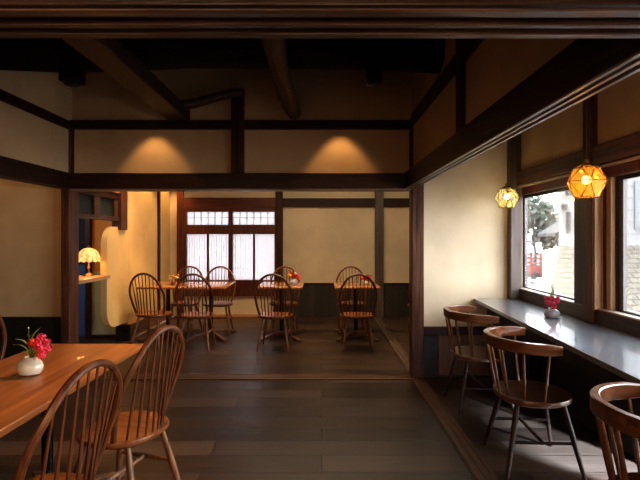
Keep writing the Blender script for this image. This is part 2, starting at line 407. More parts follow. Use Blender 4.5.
# ---- posts, lintels and rails of the partition
trim(POST_R, XL-0.04, XL+0.045, YP-0.09, YP+0.09, 0, 2.42, bevel=0.008, label='left post of the opening')
trim(BEAM_Z, XL-0.075, XL-0.04, YP-0.02, YP+0.09, 0, 1.86)
trim(POST_R, XR-0.06, XR+0.06, YP-0.07, YP+0.07, 0, 2.42, bevel=0.008, label='right post of the opening')
trim(BEAM_X, XL+0.03, XR-0.05, YP-0.085, YP+0.085, 1.835, 1.985, bevel=0.006, label='lintel over the opening')
bm = bmesh.new()
for k in range(3): add_box(bm, XL+0.04, XR-0.06, YP-0.08+k*0.062, YP-0.045+k*0.062, 1.822, 1.84)
trim_bm(bm, OLD_X)
trim(BEAM_X, XL, XR, YP-0.07, YP+0.04, 2.415, 2.50, bevel=0.006)
trim(BEAM_Z, -0.875, -0.755, YP-0.085, YP+0.03, 1.985, 2.80, bevel=0.006)
trim(BEAM_Z, XL+0.03, XL+0.055, YP-0.045, YP+0.03, 1.985, 2.415, bevel=0.003)
trim(BEAM_Z, XR-0.075, XR-0.045, YP-0.045, YP+0.03, 1.985, 2.415, bevel=0.003)
# left longitudinal lintel and upper rail
trim(BEAM_Y, XL-0.08, XL+0.05, 1.15, YP-0.09, 1.835, 1.985, bevel=0.006, label='lintel along the left side')
trim(BEAM_Y, XL-0.06, XL+0.055, 1.15, YP-0.07, 2.40, 2.485, bevel=0.006)
# right longitudinal lintel: face board, track board with three ridges
trim(BEAM_Y, 0.795, 0.845, 1.15, YP-0.085, 1.835, 1.99, bevel=0.004, label='face board of the right lintel')
trim(BEAM_Y, 0.84, 0.885, 1.15, YP-0.07, 1.852, 1.99, bevel=0.003)
bm = bmesh.new()
for x in (0.796, 0.830, 0.866): add_box(bm, x, x+0.014, 1.15, YP-0.08, 1.830, 1.85)
trim_bm(bm, OLD_Y)
trim(BEAM_Y, 0.855, 0.985, 1.15, YP-0.07, 2.44, 2.55, bevel=0.006)
trim(BEAM_Z, 0.850, 0.975, 2.94, 3.06, 1.99, 3.3, bevel=0.006)
# near lintel just in front of the viewer
trim(wood('near_lintel', (0.008, 0.004, 0.003), (0.045, 0.020, 0.013), 'x', 0.4, bump=0.4), -6.0, XO, 0.985, 1.005, 1.846, 1.99, bevel=0.004, label='near lintel crossing the top of the view')
trim(BEAM_X, -6.0, XO, 1.01, 1.145, 1.858, 2.0, bevel=0.003)
bm = bmesh.new()
for y, w in ((1.0, 0.034), (1.069, 0.020), (1.119, 0.025)): add_box(bm, -6.0, XO, y, y+w, 1.842, 1.860, bevel=0.003)
trim_bm(bm, wood('near_ridges', (0.018, 0.008, 0.005), (0.15, 0.075, 0.05), 'x', 0.36, bump=0.5))
sbox('wall_near_upper', PL_WARM, -6.2, XO, 1.03, 1.10, 2.0, 3.3)
# posts of the near lintel outside the picture
trim(BEAM_Z, XL-0.08, XL+0.06, 1.0, 1.14, 0, 1.84, bevel=0.006)
# ceiling beams
bm = bmesh.new()
pts = []
for i in range(15):
    x = -6.0+i*0.5
    pts.append((x, 3.55+0.03*math.sin(i*1.9), 2.765+0.02*math.sin(i*1.3)))
t = bmesh.new(); add_tube(t, [(p[0] if p[0] < XR else XR-0.03, p[1], p[2]) for p in pts], [0.155+0.008*math.sin(i*2.3) for i in range(15)], 12)
merge(bm, t); trim_bm(bm, BLACKWOOD, 'big dark log crossing under the ceiling', True)
trim(wood('edge_beam', (0.014, 0.006, 0.004), (0.07, 0.028, 0.016), 'y', 0.5), -1.485, -1.285, 1.15, YP-0.02, 2.495, 2.62, bevel=0.01, label='squared beam running to the partition')
bm = bmesh.new()
add_tube(bm, [(-0.285+0.018*math.sin(i*0.9), 1.15+i*0.44, 2.57+0.012*math.sin(i*1.7)) for i in range(9)], [0.073+0.005*math.sin(i*2.1) for i in range(9)], 14)
trim_bm(bm, LOG, 'round log beam running to the partition', True)
bm = bmesh.new()
add_tube(bm, [(-1.35, 4.50, 2.60), (-1.2, 4.52, 2.63), (-1.0, 4.55, 2.70), (-0.85, 4.58, 2.745), (-0.76, 4.6, 2.75)], [0.05, 0.045, 0.04, 0.04, 0.04], 10)
trim_bm(bm, LOG, 'short bent log strut', True)
# floor rails
bm = bmesh.new()
add_box(bm, XL, XR-0.06, YP-0.10, YP+0.07, 0.0, 0.012, bevel=0.003)
for k in range(2): add_box(bm, XL, XR-0.06, YP-0.055+k*0.07, YP-0.03+k*0.07, 0.012, 0.018)
trim_bm(bm, wood('sill_rail_x', (0.05, 0.025, 0.015), (0.17, 0.09, 0.05), 'x', 0.35))
bm = bmesh.new()
add_box(bm, XR-0.06, XR+0.065, YC, YP-0.07, 0.0, 0.012, bevel=0.003)
for x in (-0.045, 0.0, 0.045): add_box(bm, XR+x-0.008, XR+x+0.008, YC, YP-0.07, 0.012, 0.019)
trim_bm(bm, wood('sill_rail_y', (0.04, 0.018, 0.010), (0.13, 0.06, 0.032), 'y', 0.4))
bm = bmesh.new()
add_box(bm, XR-0.06, XR+0.065, YP+0.07, YB-0.03, 0.0, 0.012, bevel=0.003)
for x in (-0.045, 0.0, 0.045): add_box(bm, XR+x-0.008, XR+x+0.008, YP+0.07, YB-0.03, 0.012, 0.02)
trim_bm(bm, wood('sill_rail_back', (0.05, 0.035, 0.028), (0.15, 0.10, 0.075), 'y', 0.4))
# back wall frame timbers
trim(RED_Z, -2.47, -2.365, YB-0.06, YB+0.02, 0.0, 2.75, bevel=0.005)
trim(BEAM_Z, -0.79, -0.668, YB-0.06, YB+0.02, 0.0, 2.75, bevel=0.005)
trim(RED_X, -2.365, -0.79, YB-0.055, YB+0.03, 1.865, 2.04, bevel=0.005)
trim(BEAM_X, -0.668, 0.905, YB-0.055, YB, 1.885, 2.03, bevel=0.005)
trim(POST_G, 0.905, 1.045, YB-0.08, YB+0.02, 0.0, 2.75, bevel=0.005)
trim(BEAM_X, 1.045, XR+0.9, YB-0.055, YB, 1.885, 2.03, bevel=0.005)
trim(LEDGE_W, -2.365, -0.668, YB-0.02, YB, 0.0, 0.05, bevel=0.003)

# ---- shoji window in the back wall
win = bpy.data.objects.new('window_1', None); C.objects.link(win); win['kind'] = 'structure'
bm = bmesh.new()
X0, X1 = -2.365, -0.79
add_box(bm, X0, X1, YB-0.05, YB+0.05, 1.80, 1.866)
add_box(bm, X0, X1, YB-0.05, YB+0.05, 1.42, 1.578, bevel=0.004)
add_box(bm, X0, X1, YB-0.05, YB+0.05, 0.36, 0.635, bevel=0.004)
add_box(bm, X0, X0+0.055, YB-0.045, YB+0.05, 0.63, 1.80)
add_box(bm, X1-0.02, X1, YB-0.045, YB+0.05, 0.63, 1.80)
add_box(bm, -1.595, -1.525, YB-0.045, YB+0.05, 0.63, 1.80)
obj('window_frame', bm, RED_Z, win, False)
sh = [(-2.31, -1.97), (-1.935, -1.595), (-1.525, -1.18), (-1.147, -0.81)]
bm = bmesh.new()
for (a, b) in ((sh[0][1], sh[1][0]), (sh[2][1], sh[3][0])): add_box(bm, a, b, YB-0.02, YB+0.03, 0.63, 1.42)
obj('shoji_stile', bm, RED_Z, win, False)
for (a, b) in sh:
    bm = bmesh.new(); add_box(bm, a, b, YB+0.012, YB+0.016, 0.635, 1.42)
    pn = obj('shoji_panel', bm, SHOJI, win, False)
    bm = bmesh.new(); n = 8
    for k in range(1, n): add_box(bm, a+(b-a)*k/n-0.004, a+(b-a)*k/n+0.004, YB+0.002, YB+0.012, 0.635, 1.42)
    for z in (0.83, 1.03, 1.22, 1.34): add_box(bm, a, b, YB+0.002, YB+0.012, z-0.0025, z+0.0025)
    g = obj('lattice', bm, plain('kumiko_wood', (0.62, 0.50, 0.52), 0.7), pn, False)
for (a, b) in ((-2.31, -1.595), (-1.525, -0.81)):
    bm = bmesh.new(); add_box(bm, a, b, YB+0.012, YB+0.016, 1.578, 1.80)
    pn = obj('shoji_panel', bm, SHOJI, win, False)
    bm = bmesh.new()
    for k in range(1, 6): add_box(bm, a+(b-a)*k/6-0.006, a+(b-a)*k/6+0.006, YB+0.0, YB+0.012, 1.578, 1.80)
    for z in (1.70,): add_box(bm, a, b, YB+0.0, YB+0.012, z-0.005, z+0.005)
    obj('lattice', bm, plain('kumiko_wood2', (0.42, 0.28, 0.27), 0.7), pn, False)

# ---- window wall timbers
trim(POST_G, 1.80, 1.915, YP-0.12, YP-0.03, 0.776, 3.3, bevel=0.008, label='grey corner post of the window bay')
bm = bmesh.new()
add_box(bm, 1.86, 1.955, 3.31, 3.43, 0.776, 3.3, bevel=0.006)
trim_bm(bm, POST_R, 'reddish post between the two street windows')
trim(TAN_Z, 1.872, 1.95, 3.295, 3.31, 0.87, 1.84, bevel=0.002)  # thin facing on the post; light from the right window put into its tan
trim(RED_Z, 1.93, 1.96, 3.25, 3.31, 0.87, 1.84, bevel=0.002)
trim(TAN_Z, 1.925, 1.965, 3.20, 3.25, 0.87, 1.84, bevel=0.002)
trim(BEAM_Z, 1.89, 1.96, 3.43, 3.60, 0.87, 1.84, bevel=0.002)
trim(wood('window_lintel', (0.03, 0.013, 0.008), (0.14, 0.060, 0.034), 'y', 0.45), 1.865, 1.955, 0.0, YP-0.04, 1.86, 1.995, bevel=0.005, label='lintel above the street windows')
trim(wood('ridge_wood', (0.25, 0.17, 0.12), (0.45, 0.33, 0.25), 'y', 0.4), 1.86, 1.90, 0.0, YP-0.04, 1.835, 1.85, bevel=0.002)
trim(RED_X, 1.91, 1.97, 0.0, YP-0.04, 1.77, 1.86, bevel=0.003)
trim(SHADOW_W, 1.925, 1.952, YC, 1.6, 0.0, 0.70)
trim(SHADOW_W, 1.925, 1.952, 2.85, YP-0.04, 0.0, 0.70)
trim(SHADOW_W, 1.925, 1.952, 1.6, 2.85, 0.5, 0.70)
trim(SILL_W, 1.885, 1.955, -0.5, YP-0.04, 0.70, 0.87, bevel=0.004, label='dark sill board behind the counter')
trim(wood('sill_top', (0.25, 0.20, 0.17), (0.45, 0.38, 0.33), 'y', 0.35), 1.89, 2.06, 0.1, YP-0.04, 0.868, 0.880, bevel=0.002)  # pale strip, the highlight along the sill is put into its colour
def sash(name, a, b, label):
    w = bpy.data.objects.new(name, None); C.objects.link(w); w['kind'] = 'structure'; w['label'] = label
    bm = bmesh.new()
    x0, x1 = 1.956, 1.986
    add_box(bm, x0, x1, a, b, 1.745, 1.775); add_box(bm, x0, x1, a, b, 0.875, 0.89)
    e = 0.02 if b > 4 else 0.035
    add_box(bm, x0, x1, a, a+0.035, 0.88, 1.75); add_box(bm, x0, x1, b-e, b, 0.88, 1.75)
    obj('sash_frame', bm, FRAME_BLK, w, False)
    bm = bmesh.new()
    add_box(bm, x0+0.005, x0+0.03, b-e-(0.04 if b < 4 else 0.008), b-e, 0.88, 1.745)
    obj('sash_stile', bm, FRAME_GREY, w, False)
    bm = bmesh.new(); add_box(bm, 1.968, 1.972, a+0.015, b-0.03, 0.885, 1.75)
    obj('glass_pane', bm, WINDOW_GLASS, w, False)
sash('window_2', 3.56, 4.668, 'street window with the view of the red bridge')
sash('window_4', 1.50, 3.20, 'right street window beside the tan frame')
sash('window_5', 0.05, 1.35, 'street window nearest the viewer')
bm = bmesh.new(); add_box(bm, 1.99, 1.994, 1.5, 3.12, 0.08, 0.58)
struct('window_6', bm, WINDOW_GLASS, label='low window under the counter')

# ---- counter
ct = thing('window_counter', 'long black counter below the street windows', 'counter', (1.6, 2.2, 0))
bm = bmesh.new()
add_prism(bm, [(1.885-1.6, YP-0.035-2.2), (1.475-1.6, YP-0.035-2.2), (1.33-1.6, 2.0-2.2), (1.33-1.6, 0.3-2.2), (1.885-1.6, 0.3-2.2)], 0.742, 0.773, 'z', bevel=0.003)
obj('counter_top', bm, COUNTER_M, ct, False)
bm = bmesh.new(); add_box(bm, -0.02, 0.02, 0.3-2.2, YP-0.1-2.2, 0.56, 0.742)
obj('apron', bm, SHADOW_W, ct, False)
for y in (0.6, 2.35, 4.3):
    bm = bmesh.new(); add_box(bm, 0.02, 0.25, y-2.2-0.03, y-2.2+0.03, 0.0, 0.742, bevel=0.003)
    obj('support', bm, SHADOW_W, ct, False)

# ------------------------------------------------------------------ hoop-back chairs
def windsor(label, group):
    t = thing('dining_chair', label, 'chair', group=group)
    # seat: rounded D, saddled
    bm = bmesh.new()
    N = 36
    def outline(s, z):
        out = []
        for k in range(N):
            a = 2*PI*k/N
            cx_, sy_ = math.cos(a), math.sin(a)
            e = 0.78
            x = 0.212*math.copysign(abs(cx_)**e, cx_)*(1.0+0.06*sy_); y = 0.20*math.copysign(abs(sy_)**e, sy_)
            if y > 0: y *= 0.90
            out.append((x*s, y*s, z))
        return out
    rings = [outline(0.90, 0.382), outline(0.985, 0.395), outline(1.0, 0.407), outline(0.985, 0.417), outline(0.90, 0.4175), outline(0.6, 0.410), outline(0.25, 0.407)]
    vs = [[bm.verts.new(p) for p in r_] for r_ in rings]
    for A, B in zip(vs, vs[1:]):
        for k in range(N): bm.faces.new((A[k], A[(k+1) % N], B[(k+1) % N], B[k]))
    bm.faces.new(list(reversed(vs[0]))); bm.faces.new(vs[-1])
    obj('seat', bm, CHAIR_S, t)
    # hoop: balloon shape leaning back
    def hoop(u):   # u 0..1
        a = PI*(1.0-u)
        x = 0.236*math.cos(a)
        z = 0.435+0.0
        s = math.sin(a)
        zz = 0.415+0.510*(s**0.62)
        narrow = 0.76+0.24*min(1, (zz-0.415)/0.26)**0.8
        return Vector((x*narrow, -0.085-0.11*min(1, s*1.6)**1.0*0.35-(zz-0.415)*0.235, zz))
    M = 40
    bm = bmesh.new()
    add_tube(bm, [hoop(k/M) for k in range(M+1)], 0.0142, 8)
    obj('back_hoop', bm, CHAIR_W, t)
    for k in range(8):
        f = (k+0.5)/8*2-1
        xb = f*0.155; yb = -0.105-0.075*(1-f*f)
        xt = f*0.185
        best = min((hoop(j/200) for j in range(20, 181)), key=lambda p: abs(p.x-xt)-(0.001*p.z))
        bm = bmesh.new()
        p0 = Vector((xb, yb, 0.410)); p1 = best
        add_tube(bm, [p0, p0.lerp(p1, 0.3), p0.lerp(p1, 0.7), p1], [0.0055, 0.0075, 0.006, 0.005], 6)
        obj('spindle', bm, CHAIR_W, t)
    for sx in (-1, 1):
        for sy in (-1, 1):
            bm = bmesh.new()
            a = Vector((sx*0.125, sy*0.12, 0.395)); b = Vector((sx*0.185, 0.195 if sy > 0 else -0.215, 0.0))
            add_tube(bm, [a, a.lerp(b, 0.25), a.lerp(b, 0.55), a.lerp(b, 0.8), b], [0.012, 0.0155, 0.0175, 0.015, 0.0105], 10)
            obj('leg', bm, CHAIR_L, t)
    for sx in (-1, 1):
        bm = bmesh.new()
        add_tube(bm, [(sx*0.158, -0.165, 0.20), (sx*0.158, 0, 0.20), (sx*0.158, 0.16, 0.20)], [0.009, 0.013, 0.009], 8)
        obj('stretcher', bm, CHAIR_L, t)
    bm = bmesh.new()
    add_tube(bm, [(-0.158, 0, 0.20), (0, 0, 0.20), (0.158, 0, 0.20)], [0.009, 0.013, 0.009], 8)
    obj('stretcher', bm, CHAIR_L, t)
    return t
GB = 'hoop back chairs in the back room'
GF = 'hoop back chairs at the front table'
proto = windsor('hoop back chair leftmost at the wide back table, beside the yellow wall', GB)
proto.location = (-2.12, 6.04, 0); proto.rotation_euler = (0, 0, R(-9))
spec = [
 (-1.55, 5.96, R(2), 'hoop back chair with its back to us before the wide back table, right of another', GB),
 (-2.00, 6.98, R(176), 'hoop back chair beyond the wide back table, behind the brown pot of flowers', GB),
 (-1.50, 6.93, R(184), 'hoop back chair on the far side of the wide back table at its right end', GB),
 (-0.575, 5.93, R(-3), 'hoop back chair in front of the middle back table, back towards us', GB),
 (-0.55, 6.97, R(180), 'hoop back chair behind the middle back table, facing us under the blue pot', GB),
 (0.435, 5.94, R(0), 'hoop back chair in front of the rightmost back table, back towards us', GB),
 (0.43, 6.97, R(180), 'hoop back chair behind the rightmost back table, against the dark wainscot', GB),
 (1.42, 6.75, R(0), 'hoop back chair mostly hidden behind the right post of the opening', GB),
 (-0.995, 2.42, R(73), 'near hoop back chair with bright orange seat at the long table, its legs in view', GF),
 (-1.035, 1.73, R(78), 'nearest hoop back chair at the bottom left corner, cut by the frame', GF),
 (-2.32, 3.05, R(200), 'dark hoop back chair peeking in at the left edge behind the long table', GF),
]
for (x, y, rz, lab, g) in spec: dup(proto, (x, y, 0), rz, lab, g)

# ------------------------------------------------------------------ tables
def pedestal(t, x, y, foot=0.36, name='pedestal'):
    bm = bmesh.new()
    add_tube(bm, [(x, y, 0.05), (x, y, 0.69)], 0.027, 14)
    add_lathe(bm, [(0.045, 0.055), (0.045, 0.075), (0.03, 0.09)], 14, x, y)
    add_box(bm, x-0.13, x+0.13, y-0.13, y+0.13, 0.68, 0.692)
    obj('column', bm, IRON, t)
    for k in range(4):
        d = Vector(((-0.27, 0.27)[k % 2], (-0.35, 0.35)[k // 2], 0))/0.36; e = foot
        bm = bmesh.new()
        c = Vector((x, y, 0))
        add_tube(bm, [c+Vector((0, 0, 0.065)), c+d*e*0.5+Vector((0, 0, 0.045)), c+d*e*0.9+Vector((0, 0, 0.020)), c+d*e*1.0+Vector((0, 0, 0.016))], [1.1, 1.0, 0.8, 0.75], flat=(0.026, 0.02))
        obj('foot', bm, FOOT_W, t)
def table(label, loc, w, d, feet, mat, group=None, top=0.72, foot=0.36):
    t = thing('dining_table', label, 'table', loc, 0, group)
    bm = bmesh.new(); add_box(bm, -w/2, w/2, -d/2, d/2, top-0.028, top, bevel=0.006, seg=3)
    obj('tabletop', bm, mat, t)
    for (x, y) in feet: pedestal(t, x, y, foot)
    return t
table('wide light wood table beside the yellow wall in the back room', (-1.835, 6.6, 0), 1.16, 0.76, [(-0.28, 0), (0.31, 0)], TABLE_B, 'pedestal tables of the back room')
table('small square table at the middle of the back room, under the shoji window', (-0.555, 6.6, 0), 0.60, 0.74, [(0, 0)], TABLE_B, 'pedestal tables of the back room')
table('small square table rightmost in the back room, before the dark wainscot', (0.465, 6.6, 0), 0.60, 0.74, [(0, 0)], TABLE_B, 'pedestal tables of the back room')
table('long orange brown wooden table at the left front', (-1.39, 1.98, 0), 0.62, 1.90, [(0, 0.45), (0, -0.45)], TABLE_W, foot=0.33)

# ------------------------------------------------------------------ curved-rail chairs at the counter
def armchair(label):
    t = thing('counter_chair', label, 'chair', group='curved rail chairs at the window counter')
    bm = bmesh.new(); N = 36
    def outline(s, z):
        out = []
        for k in range(N):
            a = 2*PI*k/N; c_, s_ = math.cos(a), math.sin(a)
            out.append((0.225*s*math.copysign(abs(c_)**0.85, c_), 0.215*s*math.copysign(abs(s_)**0.85, s_), z))
        return out
    rings = [outline(0.88, 0.392), outline(0.98, 0.406), outline(1.0, 0.420), outline(0.98, 0.433), outline(0.9, 0.434), outline(0.6, 0.426), outline(0.25, 0.422)]
    vs = [[bm.verts.new(p) for p in r_] for r_ in rings]
    for A, B in zip(vs, vs[1:]):
        for k in range(N): bm.faces.new((A[k], A[(k+1) % N], B[(k+1) % N], B[k]))
    bm.faces.new(list(reversed(vs[0]))); bm.faces.new(vs[-1])
    obj('seat', bm, STOOL_W, t)
    def rail(u):      # u -1..1 : left arm tip .. back .. right arm tip
        L = 0.045; rr = 0.278
        arc = PI*rr/2
        s = abs(u)*(arc+L); sg = 1 if u > 0 else -1
        if s < arc: a = s/rr; x, y = math.sin(a)*rr, -math.cos(a)*rr
        else: x, y = rr+0.0*(s-arc), (s-arc)
        z = 0.752-0.012*abs(u)
        return Vector((sg*x, y+0.02, z))
    bm = bmesh.new(); M = 44
    add_tube(bm, [rail(-1+2*k/M) for k in range(M+1)], [0.75+0.25*min(1, (1-abs(-1+2*k/M))*6) for k in range(M+1)], flat=(0.017, 0.032))
    obj('back_rail', bm, STOOL_W, t)
    for u in (-0.86, -0.58, -0.30, -0.10, 0.10, 0.30, 0.58, 0.86):
        p1 = rail(u)-Vector((0, 0, 0.02)); a = math.atan2(p1.y-0.02, p1.x)
        p0 = Vector((p1.x*0.74, p1.y*0.78 if p1.y < 0.03 else p1.y*0.55, 0.43))
        bm = bmesh.new(); add_tube(bm, [p0, p0.lerp(p1, 0.4), p0.lerp(p1, 0.75), p1], [0.008, 0.0105, 0.009, 0.0075], 8)
        obj('spindle', bm, STOOL_W, t)
    for sx in (-1, 1):
        for sy in (-1, 1):
            a = Vector((sx*0.14, sy*0.13, 0.40)); b = Vector((sx*0.225, sy*0.215, 0.0))
            bm = bmesh.new(); add_tube(bm, [a, a.lerp(b, 0.35), a.lerp(b, 0.7), b], [0.0165, 0.017, 0.014, 0.0105], 10)
            obj('leg', bm, STOOL_L, t)
        bm = bmesh.new(); add_tube(bm, [(sx*0.183, -0.17, 0.19), (sx*0.183, 0.17, 0.19)], 0.0095, 8)
        obj('stretcher', bm, STOOL_L, t)
    bm = bmesh.new(); add_tube(bm, [(-0.183, 0, 0.19), (0.183, 0, 0.19)], 0.0095, 8)
    obj('stretcher', bm, STOOL_L, t)
    return t
st = armchair('curved rail wooden chair at the counter, farthest from the viewer by the cream wall')
st.location = (1.275, 3.92, 0); st.rotation_euler = (0, 0, R(-90))
dup(st, (1.275, 2.93, 0), R(-93), 'curved rail wooden chair at the middle of the counter, all four legs in view')
dup(st, (1.260, 1.69, 0), R(-90), 'curved rail wooden chair at the bottom right corner, nearest and cut by the frame')

# ------------------------------------------------------------------ vases and flowers
def petals(bm, c, rad, n=26, size=0.5):
    """ruffled flower head: layers of small cupped petals"""
    for k in range(n):
        z = 1-1.75*(k+0.5)/n; a = k*2.399963; rr = math.sqrt(max(0, 1-z*z))
        d = Vector((rr*math.cos(a), rr*math.sin(a), z)); s = d.orthogonal().normalized(); u = d.cross(s).normalized()
        an = random.uniform(0, PI); s, u = s*math.cos(an)+u*math.sin(an), u*math.cos(an)-s*math.sin(an)
        w = rad*size*random.uniform(0.85, 1.15); q = c+d*rad*0.55
        v0 = bm.verts.new(q-u*w*0.6+d*rad*0.05); v1 = bm.verts.new(q-s*w*0.7+d*rad*0.38); v2 = bm.verts.new(q+d*rad*0.25)
        v3 = bm.verts.new(q+s*w*0.7+d*rad*0.38); v4 = bm.verts.new(q+u*w*0.75+d*rad*0.45)
        bm.faces.new((v0, v1, v2)); bm.faces.new((v0, v2, v3)); bm.faces.new((v1, v4, v2)); bm.faces.new((v2, v4, v3))
    t = bmesh.new(); bmesh.ops.create_icosphere(t, subdivisions=2, radius=rad*0.62)
    merge(bm, t, Matrix.Translation(c))
def leaf(bm, base, tip, width, droop=0.0):
    base, tip = Vector(base), Vector(tip); d = tip-base; s = d.cross(Vector((0, 0, 1)))
    s = s.normalized() if s.length > 1e-4 else Vector((1, 0, 0)); up = s.cross(d).normalized()
    n = 6; L, Rr, M_ = [], [], []
    for i in range(n+1):
        f = i/n; w = width*math.sin(PI*min(1, f*0.92+0.06))**0.8*(1 if i < n else 0.02)
        c = base.lerp(tip, f)+up*math.sin(PI*f)*d.length*0.15-Vector((0, 0, droop*f*f))
        L.append(bm.verts.new(c-s*w/2+up*w*0.15)); Rr.append(bm.verts.new(c+s*w/2+up*w*0.15)); M_.append(bm.verts.new(c))
    for i in range(n):
        bm.faces.new((L[i], L[i+1], M_[i+1], M_[i])); bm.faces.new((M_[i], M_[i+1], Rr[i+1], Rr[i]))
def vase(label, loc, w, h, mat, lump=0.0, seed=0):
    bm = bmesh.new()
    prof = [(0.55, 0), (0.80, 0.06), (0.97, 0.28), (1.0, 0.48), (0.88, 0.72), (0.55, 0.90), (0.42, 0.97), (0.46, 1.0), (0.36, 0.99), (0.30, 0.9)]
    add_lathe(bm, [(r_*w/2, z*h) for r_, z in prof], 24, wob=lambda a, z: 1+lump*math.cos(a*2+0.6)+0.5*lump*math.cos(a*3))
    o = obj('vase', bm, mat, None, True); o.location = loc
    return tag(o, label, 'vase')
def spray(name, label, loc, stems, leaves, leafmat, flowermat):
    """stems: (tip offset, flower radius or 0); one bunch standing in its vase"""
    t = thing(name, label, 'flowers', loc)
    for (tip, rad, fm) in stems:
        tip = Vector(tip); b0 = Vector((0, 0, 0.0))
        bm = bmesh.new(); add_tube(bm, [b0, b0.lerp(tip, 0.5)+Vector((tip.x*-0.12, tip.y*-0.12, 0.004)), tip], [0.0018, 0.0015, 0.0012], 5)
        obj('stem', bm, STEM, t)
        if rad:
            bm = bmesh.new(); petals(bm, tip, rad); obj('flower_head', bm, fm or flowermat, t, False)
    for (a, b, w) in leaves:
        bm = bmesh.new(); leaf(bm, a, b, w); obj('leaf', bm, leafmat, t)
    return t
# front table
v = Vector((-1.385, 2.275, 0.72))
vase('squat white lumpy vase on the front table', v, 0.112, 0.082, WHITE_POT, 0.09)
m = v+Vector((0.0, 0, 0.072))
spray('flower_bunch', 'pink and coral blossoms with long green leaves in the white vase', m,
      [((0.045, 0.0, 0.065), 0.026, PINK), ((0.070, -0.01, 0.045), 0.024, PINK), ((0.078, 0.01, 0.075), 0.020, PINK), ((0.050, 0.01, 0.100), 0.021, PINK),
       ((0.040, 0.02, 0.085), 0.022, PINK), ((0.062, -0.01, 0.020), 0.020, PINK), ((0.012, 0.0, 0.075), 0.022, CORAL), ((-0.012, 0.01, 0.145), 0.004, PALE), ((0.085, 0, 0.05), 0.018, PINK)],
      [((0, 0, 0.05), (-0.075, 0.0, 0.095), 0.018), ((0, 0, 0.03), (-0.080, -0.01, 0.070), 0.016), ((0.01, 0, 0.06), (0.055, 0.0, 0.150), 0.020), ((0, 0, 0.0), (-0.02, 0.01, 0.12), 0.014),
       ((0, 0, 0.02), (-0.045, 0.0, 0.035), 0.016), ((0, 0, 0.04), (0.02, 0, 0.13), 0.018)], LEAF, PINK)
# counter
v = Vector((1.705, 3.56, 0.773))
vase('small grey vase on the black window counter', v, 0.105, 0.068, GREY_POT, 0.05)
m = v+Vector((0, 0, 0.06))
spray('flower_bunch', 'magenta blossoms and pale green leaves in the grey counter vase', m,
      [((-0.03, 0.0, 0.05), 0.024, PINK2), ((0.0, 0.0, 0.04), 0.026, PINK2), ((0.035, 0.0, 0.06), 0.022, PINK2), ((0.015, 0.0, 0.02), 0.022, PINK), ((-0.045, 0.0, 0.085), 0.015, PINK2),
       ((0.05, 0.01, 0.085), 0.014, PINK2), ((0.0, 0, 0.085), 0.016, PINK)],
      [((0, 0, 0.07), (-0.05, 0, 0.13), 0.02), ((0, 0, 0.08), (-0.02, 0, 0.19), 0.024), ((0, 0, 0.08), (0.02, 0, 0.15), 0.022), ((0, 0, 0.07), (0.06, 0, 0.11), 0.018), ((0, 0, 0.09), (-0.045, 0.01, 0.165), 0.018)], LEAF2, PINK2)
# back tables
v = Vector((-2.02, 6.52, 0.72))
vase('little brown pot on the wide back table', v, 0.075, 0.06, BROWN_POT)
spray('flower_bunch', 'pale and yellow flowers in the brown pot on the wide back table', v+Vector((0, 0, 0.05)),
      [((-0.04, 0, 0.04), 0.024, PALE), ((0.0, 0, 0.07), 0.024, YELLOW), ((0.05, 0, 0.05), 0.026, PALE), ((0.07, 0, 0.08), 0.018, YELLOW), ((-0.06, 0, 0.07), 0.018, YELLOW)],
      [((0, 0, 0.02), (-0.07, 0, 0.10), 0.02), ((0, 0, 0.02), (0.09, 0, 0.06), 0.02)], LEAF2, PALE)
v = Vector((-0.385, 6.50, 0.72))
vase('blue and white pot on the middle back table', v, 0.11, 0.09, BLUE_POT)
spray('flower_bunch', 'orange, red and yellow flowers in the blue and white pot', v+Vector((0, 0, 0.07)),
      [((-0.05, 0, 0.06), 0.034, YELLOW), ((0.0, 0, 0.05), 0.034, CORAL), ((0.05, 0, 0.05), 0.034, PINK), ((-0.03, 0, 0.10), 0.026, CORAL), ((0.07, 0, 0.015), 0.026, CORAL), ((0.02, 0, 0.085), 0.024, PALE)],
      [((0, 0, 0.03), (-0.08, 0, 0.13), 0.03), ((0, 0, 0.03), (0.03, 0, 0.14), 0.025)], LEAF2, CORAL)
v = Vector((0.60, 6.52, 0.72))
vase('small pale pot on the rightmost back table', v, 0.08, 0.06, WHITE_POT)
spray('flower_bunch', 'pink and orange flowers in the pale pot on the rightmost back table', v+Vector((0, 0, 0.045)),
      [((-0.05, 0, 0.05), 0.032, CORAL), ((0.0, 0, 0.05), 0.034, PINK), ((0.05, 0, 0.07), 0.026, PINK), ((0.03, 0, 0.02), 0.028, CORAL), ((-0.02, 0, 0.085), 0.022, PALE)],
      [((0, 0, 0.03), (0.05, 0, 0.14), 0.03), ((0, 0, 0.03), (0.09, 0, 0.09), 0.025)], LEAF, PINK)

